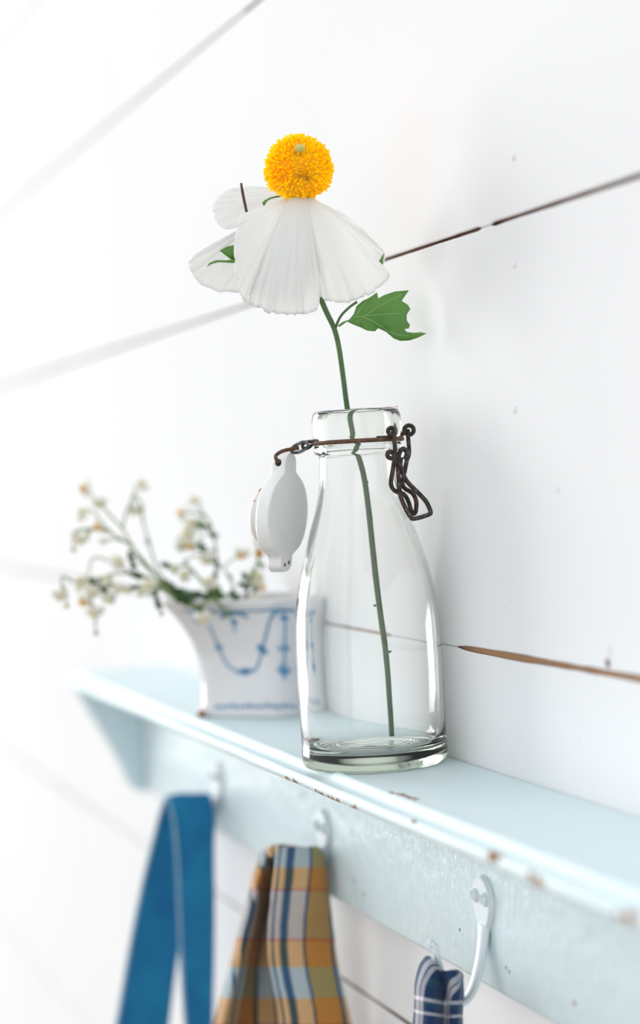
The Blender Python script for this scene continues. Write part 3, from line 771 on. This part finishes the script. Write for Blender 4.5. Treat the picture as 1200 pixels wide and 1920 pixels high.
def sprig(label, main, d0, d1, branches=(), heads=(), buds=(), leaves=(), r=2.4):
    """main: pixel path from the soil outward; d0 -> d1 camera depth along it; r in pixels"""
    NSPR[0] += 1
    bp = at(main[0][0], main[0][1], d0)
    root = tag(empty('daisy_sprig', tuple(bp)), label, 'flower', 'daisy sprigs in the blue painted pot')
    def dep(px, py):
        i = min(range(len(main)), key=lambda k: (main[k][0]-px)**2+(main[k][1]-py)**2)
        return d0+(d1-d0)*i/(len(main)-1)
    m = len(main)
    rr = r*1.45*d0/FPX
    tube_obj('stem', [at(x, y, d0+(d1-d0)*i/(m-1)) for i, (x, y) in enumerate(main)], [rr*1.15, rr*.9, rr*.6, rr*.42], M['d_stem'], root, n=10*m, seg=6)
    for b in branches:
        ds = dep(*b[0]); tube_obj('branch', [at(x, y, ds+0.004*i) for i, (x, y) in enumerate(b)], [rr*.65, rr*.5, rr*.4], M['d_stem'], root, n=8*len(b), seg=6)
    for h in heads: head(root, h[0], h[1], dep(h[0], h[1])+random.uniform(-.003, .002), *h[2:])
    for b in buds: bud(root, b[0], b[1], dep(b[0], b[1]), *b[2:])
    for l in leaves: sleaf(root, l[0], l[1], dep(l[0], l[1])-.002, *l[2:])
    return root
LF = (-0.7, 0.15)
sprig('daisy sprig with one orange-centred flower at its tip, leaning furthest up and out', [(380, 1150), (352, 1124), (330, 1112), (310, 1098), (288, 1076), (265, 1053), (247, 1024), (229, 991), (206, 966), (188, 944), (165, 921)], PZ+.005, PZ+.018,
      [[(229, 991), (236, 965), (246, 940), (255, 915), (264, 905)], [(206, 966), (194, 952), (186, 943)]],
      [(156, 916, 11, (-0.9, 0.05), 'd_center'), (266, 906, 10, (0.3, 0.9)), (185, 947, 10, (0, -0.9))], [(246, 1021, 4)], [(330, 1108, 12, .6), (312, 1096, 9, .8)])
sprig('daisy sprig with a pale hanging flower beside a round bud on a forked stem', [(385, 1150), (358, 1124), (335, 1108), (312, 1092), (298, 1072), (288, 1048), (278, 1012), (270, 985), (264, 960)], PZ+.016, PZ+.045,
      [[(270, 985), (263, 945), (254, 928), (250, 950)], [(264, 960), (263, 940), (266, 952)]],
      [(250, 960, 10, (-.1, -0.9))], [(266, 953, 5)], [(277, 1016, 5, 1.2, 'leaf'), (320, 1098, 9, .7)])
sprig('daisy sprig with a half open yellow flower and three hanging buds', [(390, 1152), (355, 1128), (325, 1112), (300, 1088), (280, 1064), (255, 1035), (236, 1016), (212, 1002), (190, 990)], PZ-.008, PZ+.004,
      [[(212, 1002), (195, 985), (178, 962), (160, 956)], [(190, 990), (172, 994), (164, 1000)], [(190, 990), (160, 992), (142, 996), (139, 1005)], [(160, 992), (138, 1000), (138, 1026)], [(236, 1016), (212, 1010), (194, 1017)]],
      [(183, 988, 11, (-0.6, -0.4), 'd_center'), (152, 960, 10, (-.5, .5)), (150, 1015, 11, (0, -.9)), (193, 1017, 6, (0, -.8))], [(164, 1001, 5), (138, 1004, 5), (138, 1031, 5), (145, 1003, 4)], [(245, 1043, 8, 1.4), (250, 1060, 8, 1.3), (258, 1080, 9, .3), (340, 1112, 12, .3)])
sprig('daisy sprig lying out almost level, crowded with cream flowers and leaflets', [(395, 1155), (352, 1130), (320, 1116), (300, 1096), (275, 1082), (250, 1076), (215, 1076), (190, 1083), (160, 1090), (135, 1090)], PZ-.014, PZ-.02,
      [[(135, 1090), (118, 1080), (116, 1096), (119, 1106)], [(119, 1100), (113, 1116)], [(119, 1100), (124, 1118), (125, 1134)], [(190, 1083), (174, 1108), (173, 1135), (178, 1150)], [(178, 1150), (179, 1168), (180, 1184)], [(250, 1076), (230, 1066), (190, 1046), (172, 1050), (166, 1074)]],
      [(150, 1089, 11, (-.3, .4)), (163, 1093, 10, (.2, -.4)), (112, 1120, 11, (0, -.9)), (170, 1112, 11, (-.2, -.5)), (155, 1129, 11, (-.4, -.6), 'd_center'), (178, 1152, 12, (.1, -.9)), (205, 1126, 10, (.2, -.8)), (222, 1052, 10, (.3, .3)), (200, 1085, 8, (0, .5)), (192, 1104, 8, (0, -.5))],
      [(119, 1107, 6), (125, 1136, 5), (180, 1187, 5), (174, 1138, 4)], [(175, 1092, 7, 1.2), (197, 1110, 8, 1.0), (210, 1122, 7, 1.3), (215, 1098, 7, 0), (255, 1078, 8, .2)])
sprig('daisy sprig with a bare second stem just under the level one', [(398, 1157), (356, 1134), (325, 1120), (300, 1102), (270, 1098), (240, 1099), (215, 1100)], PZ-.02, PZ-.022,
      [[(300, 1102), (292, 1116), (296, 1134), (303, 1149)]],
      [(236, 1107, 9, (-.2, -.5)), (278, 1098, 12, (0, .3)), (268, 1110, 8, (0, -.6)), (215, 1103, 8, (-.4, -.2))], [(303, 1151, 5), (262, 1117, 4)], [(297, 1133, 9, 1.2), (254, 1101, 6, .1), (291, 1113, 6, 1.4), (345, 1126, 11, .2)])
sprig('upright daisy sprig of several cream flowers with green leaflets', [(425, 1155), (405, 1118), (402, 1090), (406, 1060), (405, 1030), (400, 1004), (394, 980), (383, 968)], PZ+.012, PZ+.03,
      [[(400, 1004), (385, 990), (362, 978)], [(405, 1030), (382, 1035), (366, 1028)], [(394, 980), (372, 950), (364, 938)], [(383, 968), (360, 960), (342, 962)], [(406, 1060), (388, 1046)]],
      [(364, 936, 9, (0, .8)), (338, 962, 9, (-.7, .2), 'd_center'), (360, 980, 11, (0, .5)), (348, 1002, 11, (-.3, 0)), (346, 1020, 11, (.5, -.1)), (357, 1025, 8, (-.2, -.3), 'd_center'), (388, 1052, 11, (0, -.6))],
      [(378, 1007, 4), (350, 962, 4)], [(378, 985, 8, 1.3, 'leaf'), (390, 987, 5, .5), (401, 1004, 7, .2), (379, 1026, 9, .9), (409, 1060, 6, 1.3), (401, 1085, 9, 1.9), (398, 1108, 9, .9), (412, 1114, 11, 1.2, 'leaf')])
sprig('short daisy sprig arching low over the middle of the pot', [(418, 1155), (400, 1122), (378, 1090), (352, 1060), (345, 1052), (362, 1044), (378, 1040)], PZ+.0, PZ+.01,
      [[(352, 1060), (328, 1062), (314, 1060)]],
      [(345, 1077, 9, (-.2, .3)), (391, 1090, 10, (0, .4)), (326, 1063, 7, (-.2, .5))], [(329, 1074, 4), (438, 1106, 4)], [(312, 1060, 8, .4), (365, 1114, 10, .2), (385, 1118, 10, .3)])
sprig('thin daisy sprig with a small yellow-tipped flower near the white stopper', [(440, 1155), (440, 1118), (432, 1085), (420, 1066), (435, 1050), (450, 1044)], PZ+.014, PZ+.02, [],
      [(452, 1042, 10, (-.1, -.7), 'd_center')], [], [(431, 1082, 5, 1.1, 'leaf')], 1.8)
sprig('daisy sprig with a big ochre flower head and flowers hanging over the rim below it', [(462, 1158), (462, 1120), (470, 1085), (482, 1055), (486, 1040), (481, 1018)], PZ-.006, PZ-.012,
      [[(470, 1085), (490, 1080), (491, 1102)], [(470, 1085), (482, 1110), (479, 1126)], [(482, 1110), (488, 1135), (486, 1156)]],
      [(480, 1081, 12, (.2, .2)), (479, 1128, 10, (0, -.2)), (485, 1161, 13, (0, -.9)), (490, 1103, 6, (0, -.4), 'd_center')], [(486, 1038, 9, 'd_brown'), (490, 1103, 5, 'd_center'), (480, 1016, 4)], [(490, 1060, 6, .8, 'leaf'), (459, 1082, 7, 1.2), (457, 1098, 8, .4), (478, 1108, 6, 1.5), (486, 1146, 7, 1.4)])
sprig('short dark green daisy sprig bent over the rim with one open cream flower', [(430, 1156), (405, 1128), (385, 1127), (376, 1140), (379, 1156)], PZ-.020, PZ-.036,
      [], [(381, 1162, 12, (0, -.8))], [(390, 1154, 5)], [(376, 1143, 7, 1.4), (440, 1118, 9, .6), (352, 1120, 10, .3)])

# ================================================================== CLOTHS ON THE HOOKS
def sheet(name, rows, mat, parent, nu=60, nv=60, thick=0.0012, wr=0.0010, seed=0, u0=0.0):
    """rows: list of polylines (each list of world points across the cloth); smooth surface through them with UV in metres"""
    R = [crom(r_, nu) for r_ in rows]
    cols = [crom([r_[i] for r_ in R], nv) for i in range(nu+1)]
    bm = bmesh.new(); uvl = bm.loops.layers.uv.new('UVMap')
    mid = cols[nu//2]
    vlen = [0.0]
    for a, b in zip(mid, mid[1:]): vlen.append(vlen[-1]+(b-a).length)
    grid = []; U = [[0.0]*(nv+1) for _ in range(nu+1)]
    for i in range(nu+1):
        for j in range(nv+1):
            if i: U[i][j] = U[i-1][j] + (cols[i][j]-cols[i-1][j]).length
    i0 = int(round(u0*nu))
    if i0:
        z_ = U[i0][:]
        for i in range(nu+1): U[i] = [a_-b_ for a_, b_ in zip(U[i], z_)]
    for i in range(nu+1):
        row = []
        for j in range(nv+1):
            p = cols[i][j]
            lim = YR-0.0022 if p.z > -0.109 else -0.003
            if p.y > lim: p = Vector((p.x, lim-0.02*min(0.05, p.y-lim), p.z))
            a = cols[min(i+1, nu)][j]-cols[max(i-1, 0)][j]; b = cols[i][min(j+1, nv)]-cols[i][max(j-1, 0)]
            nn = a.cross(b)
            if nn.length > 1e-12: nn.normalize()
            row.append(bm.verts.new(p + nn*wr*(noise.noise(Vector((U[i][j]*70, vlen[j]*28, seed))) + 0.4*noise.noise(Vector((U[i][j]*200, vlen[j]*120, seed))))))
        grid.append(row)
    for i in range(nu):
        for j in range(nv):
            f = bm.faces.new((grid[i][j], grid[i+1][j], grid[i+1][j+1], grid[i][j+1]))
            for lp, (ii, jj) in zip(f.loops, ((i, j), (i+1, j), (i+1, j+1), (i, j+1))): lp[uvl].uv = (U[ii][jj], vlen[jj])
    o = obj(name, bm, mat, parent, recalc=False); solid(o, thick); return o, grid
def stripes(t, sock, period, stops, warp=None):
    """constant ramp over one period of a UV axis"""
    v = t.math('FRACT', t.math('DIVIDE', sock, period))
    return t.ramp(v, stops, 'CONSTANT')
def plaid(name, pu, su, pv, sv, off=(0, 0), weave=1500, geo=True):
    t = NT(name); uv = t.n('ShaderNodeTexCoord').outputs['UV']
    sep = t.n('ShaderNodeSeparateXYZ'); t.l(uv, sep.inputs[0])
    nz = t.n('ShaderNodeTexNoise'); nz.inputs['Scale'].default_value = 60; t.l(uv, nz.inputs['Vector'])
    wob = t.math('MULTIPLY', t.math('SUBTRACT', nz.outputs['Fac'], 0.5), 0.0016)
    u = t.math('ADD', t.math('ADD', sep.outputs[0], wob), off[0]); v = t.math('ADD', t.math('ADD', sep.outputs[1], wob), off[1])
    a = stripes(t, u, pu, su); b = stripes(t, v, pv, sv)
    g_ = t.n('ShaderNodeGamma'); g_.inputs[1].default_value = 0.5; t.l(t.mix(1.0, a, b, 'MULTIPLY'), g_.inputs[0]); c = g_.outputs[0] if geo else t.mix(0.5, a, b)
    c = t.mix(t.ramp(t.noise(300, 4, vec=uv), [(0.3, (0, 0, 0)), (0.8, (0.35, 0.35, 0.35))]), c, (0.9, 0.88, 0.85), 'MULTIPLY')
    t.col(c); t.rough(0.9); t.set(Sheen_Weight=0.15)
    w1 = t.math('SINE', t.math('MULTIPLY', sep.outputs[0], weave*6.283/2)); w2 = t.math('SINE', t.math('MULTIPLY', sep.outputs[1], weave*6.283/2))
    t.bump(t.math('MULTIPLY', w1, w2), 0.15, 0.0002); return t.m
CR, MU, NV_, GR, BLU, OR, RED = (0.62, 0.45, 0.36), (0.37, 0.125, 0.014), (0.0035, 0.017, 0.055), (0.36, 0.42, 0.47), (0.25, 0.50, 0.72), (0.55, 0.30, 0.09), (0.40, 0.05, 0.06)
M['plaid'] = plaid('mustard_grey_blue_plaid', 0.056,
    [(0.0, CR), (0.10, NV_), (0.135, CR), (0.20, NV_), (0.29, CR), (0.46, NV_), (0.49, MU), (0.80, NV_), (0.86, CR)],
    0.088, [(0.0, OR), (0.19, RED), (0.205, GR), (0.38, (0.32, 0.38, 0.42)), (0.565, RED), (0.58, OR), (0.77, BLU)], (0.0, -0.0165))
NAV, WHT, TEAL = (0.003, 0.030, 0.105), (0.74, 0.72, 0.76), (0.010, 0.075, 0.11)
M['navy'] = plaid('navy_white_plaid', 0.027, [(0.0, NAV), (0.42, TEAL), (0.50, WHT), (0.70, NAV), (0.74, WHT), (0.84, NAV)],
    0.030, [(0.0, NAV), (0.30, TEAL), (0.42, NAV), (0.62, WHT), (0.68, TEAL), (0.76, NAV), (0.85, WHT), (0.90, NAV)], (0.002, 0.002), geo=False)
def bluecloth():
    t = NT('washed_indigo_cloth'); uv = t.n('ShaderNodeTexCoord').outputs['UV']
    n1 = t.noise(26, 4, 0.6, vec=uv); n2 = t.noise(900, 2, vec=uv)
    t.col(t.ramp(n1, [(0.3, (0.002, 0.125, 0.32)), (0.7, (0.004, 0.205, 0.40))])); t.rough(0.9); t.set(Sheen_Weight=0.1); t.bump(n2, 0.2, 0.0004); return t.m
M['blue'] = bluecloth()
M['hem'] = simple('pale_blue_hem', (0.22, 0.42, 0.60), 0.85, (0.30, 0.48, 0.62), 200)

# --- blue strap looped over the far hook
hx, hz = HOOKS[2]; D3 = (Vector((hx, YR-0.018, hz-0.045))-CAM).dot(FWD)
def row(pxs, d): return [at(x, y, d+(e if len(q) > 2 else 0)) for q in pxs for x, y, e in [(q[0], q[1], q[2] if len(q) > 2 else 0)]]
strap = tag(empty('blue_strap', (hx, YR-0.02, -0.4)), 'plain blue cloth strap looped over a coat hook', 'cloth')
near = [([(364, 2420), (384, 2422), (396, 2420)], -.012), ([(358, 2200), (382, 2202), (397, 2200)], -.013), ([(352, 1990), (378, 1992), (399, 1990)], -.014), ([(346, 1900), (374, 1902), (400, 1900)], -.014), ([(340, 1800), (370, 1802), (402, 1800)], -.013), ([(336, 1700), (368, 1702), (403, 1700)], -.013), ([(333, 1620), (366, 1621), (402, 1618)], -.012), ([(327, 1550), (362, 1548), (402, 1548)], -.011), ([(319, 1510), (356, 1503), (399, 1508)], -.008), ([(313, 1496), (352, 1489), (393, 1491)], .000)]
far_ = [([(309, 1502), (350, 1496), (392, 1500)], .009), ([(300, 1530), (345, 1530), (390, 1532)], .015), ([(287, 1580), (332, 1582), (376, 1584)], .019), ([(272, 1640), (318, 1642), (362, 1644)], .022), ([(257, 1710), (303, 1712), (348, 1714)], .025), ([(240, 1800), (288, 1802), (333, 1800)], .028), ([(223, 1900), (272, 1902), (320, 1900)], .030), ([(206, 1990), (258, 1990), (308, 1990)], .031), ([(176, 2200), (230, 2202), (284, 2200)], .033), ([(150, 2420), (206, 2422), (262, 2420)], .034)]
rows = [row(p, D3+e) for p, e in near+far_]
so, grid = sheet('strap_cloth', rows, M['blue'], strap, 30, 150, 0.0016, 0.0013, 3)
ed = [crom([r_[0] for r_ in rows], 110), ]
tube_obj('hem', [p - FWD*0.0012 for p in ed[0]], 0.0014, M['hem'], strap, seg=6)

# --- mustard plaid towel on the middle hook: right lobe, centre fold, left lobe in one sheet
hx, hz = HOOKS[1]; D2 = (Vector((hx, YR-0.018, hz-0.045))-CAM).dot(FWD) - 0.006
towel = tag(empty('plaid_towel', (hx, YR-0.02, -0.4)), 'mustard, grey and navy plaid towel hanging in folds from a coat hook', 'towel')
def trow(l0, l1, l2, m0, f0, f1, f2, y, yl=None, o=0.0):
    """left edge, left ridge, dark valley, middle, front left edge, front middle, front right edge (pixels at height y)"""
    yl = y if yl is None else yl
    k = min(1, max(0, (y-1585)/90)); e = 0.012+0.026*k
    return [at(l0-4, yl, D2+.022+o), at(l0, yl, D2+.010+o), at(l0*.45+l1*.55, yl, D2+.003+o), at(l1+2, yl, D2+.014+o), at(l2, yl, D2+e+o), at(m0+6, y, D2+e+.004+o), at(f0+8, y, D2+e*.4+o), at(f0, y, D2-.008+o), at(f0*.7+f1*.3, y, D2-.015+o), at(f1*.6+f2*.4, y, D2-.015+o), at(f2, y, D2-.006+o), at(f2+5, y, D2+.012+o)]
rows = [trow(500, 506, 515, 516, 521, 548, 590, 1588, 1592), trow(490, 501, 514, 514, 518, 556, 604, 1606, 1612), trow(480, 495, 511, 511, 515, 560, 610, 1640, 1640), trow(466, 484, 504, 507, 509, 561, 613, 1690), trow(452, 472, 495, 505, 504, 563, 619, 1745),
        trow(437, 458, 484, 505, 505, 566, 626, 1800), trow(424, 446, 474, 508, 514, 574, 636, 1850), trow(411, 434, 464, 508, 523, 586, 648, 1900), trow(398, 422, 454, 508, 528, 596, 664, 1960), trow(388, 414, 448, 508, 532, 602, 676, 2010), trow(370, 398, 436, 506, 540, 614, 694, 2120), trow(352, 382, 424, 504, 546, 624, 708, 2240), trow(340, 372, 416, 502, 550, 630, 718, 2360)]
sheet('towel_cloth', rows, M['plaid'], towel, 132, 140, 0.0012, 0.0009, 5, 7/11)
# fold of cloth that lies over the prong and closes the top
rows = [[at(500, 1594, D2+.014), at(520, 1590, D2+.012), at(560, 1590, D2+.010), at(596, 1602, D2+.010)], [at(500, 1590, D2+.006), at(520, 1585, D2+.004), at(560, 1588, D2+.000), at(598, 1601, D2+.002)], [at(501, 1592, D2-.002), at(522, 1588, D2-.010), at(558, 1592, D2-.013), at(600, 1606, D2-.006)], [at(502, 1606, D2-.003), at(520, 1606, D2-.009), at(558, 1606, D2-.0145), at(604, 1616, D2-.006)]]
sheet('top_fold', rows, M['plaid'], towel, 30, 20, 0.0012, 0.0004, 8)

# --- navy plaid cloth on the near hook
hx, hz = HOOKS[0]; D1 = (Vector((hx, YR-0.018, hz-0.045))-CAM).dot(FWD)
nap = tag(empty('navy_plaid_cloth', (hx, YR-0.02, -0.3)), 'navy and white plaid cloth hanging over a coat hook', 'cloth')
rows = [[at(797, 1796, D1+.004), at(806, 1794, D1-.004), at(816, 1804, D1-.010), at(824, 1815, D1-.011), at(832, 1821, D1-.012), at(845, 1819, D1-.014), at(856, 1819, D1-.012), at(863, 1821, D1-.004)],
        [at(786, 1812, D1+.004), at(795, 1812, D1-.008), at(810, 1816, D1-.013), at(822, 1824, D1-.011), at(832, 1830, D1-.010), at(846, 1828, D1-.016), at(859, 1828, D1-.014), at(866, 1830, D1-.002)],
        [at(779, 1840, D1+.004), at(788, 1842, D1-.011), at(806, 1846, D1-.016), at(822, 1850, D1-.012), at(834, 1852, D1-.008), at(847, 1850, D1-.016), at(860, 1850, D1-.015), at(867, 1851, D1-.000)],
        [at(777, 1870, D1+.004), at(786, 1872, D1-.012), at(806, 1876, D1-.018), at(824, 1880, D1-.013), at(836, 1882, D1-.007), at(848, 1880, D1-.015), at(860, 1880, D1-.014), at(867, 1881, D1+.000)],
        [at(776, 1900, D1+.004), at(786, 1902, D1-.012), at(806, 1906, D1-.019), at(825, 1910, D1-.014), at(838, 1911, D1-.006), at(849, 1910, D1-.014), at(859, 1910, D1-.013), at(866, 1911, D1+.000)],
        [at(772, 1960, D1+.004), at(784, 1962, D1-.012), at(806, 1966, D1-.020), at(826, 1968, D1-.014), at(840, 1969, D1-.006), at(850, 1968, D1-.014), at(860, 1968, D1-.013), at(868, 1969, D1+.000)],
        [at(766, 2120, D1+.004), at(780, 2122, D1-.012), at(806, 2126, D1-.022), at(828, 2128, D1-.014), at(844, 2129, D1-.006), at(854, 2128, D1-.015), at(866, 2128, D1-.014), at(876, 2129, D1+.000)],
        [at(760, 2300, D1+.004), at(777, 2302, D1-.012), at(806, 2306, D1-.024), at(830, 2308, D1-.014), at(848, 2309, D1-.006), at(860, 2308, D1-.016), at(874, 2308, D1-.015), at(886, 2309, D1+.000)]]
sheet('cloth', rows, M['navy'], nap, 70, 100, 0.0011, 0.0008, 11)
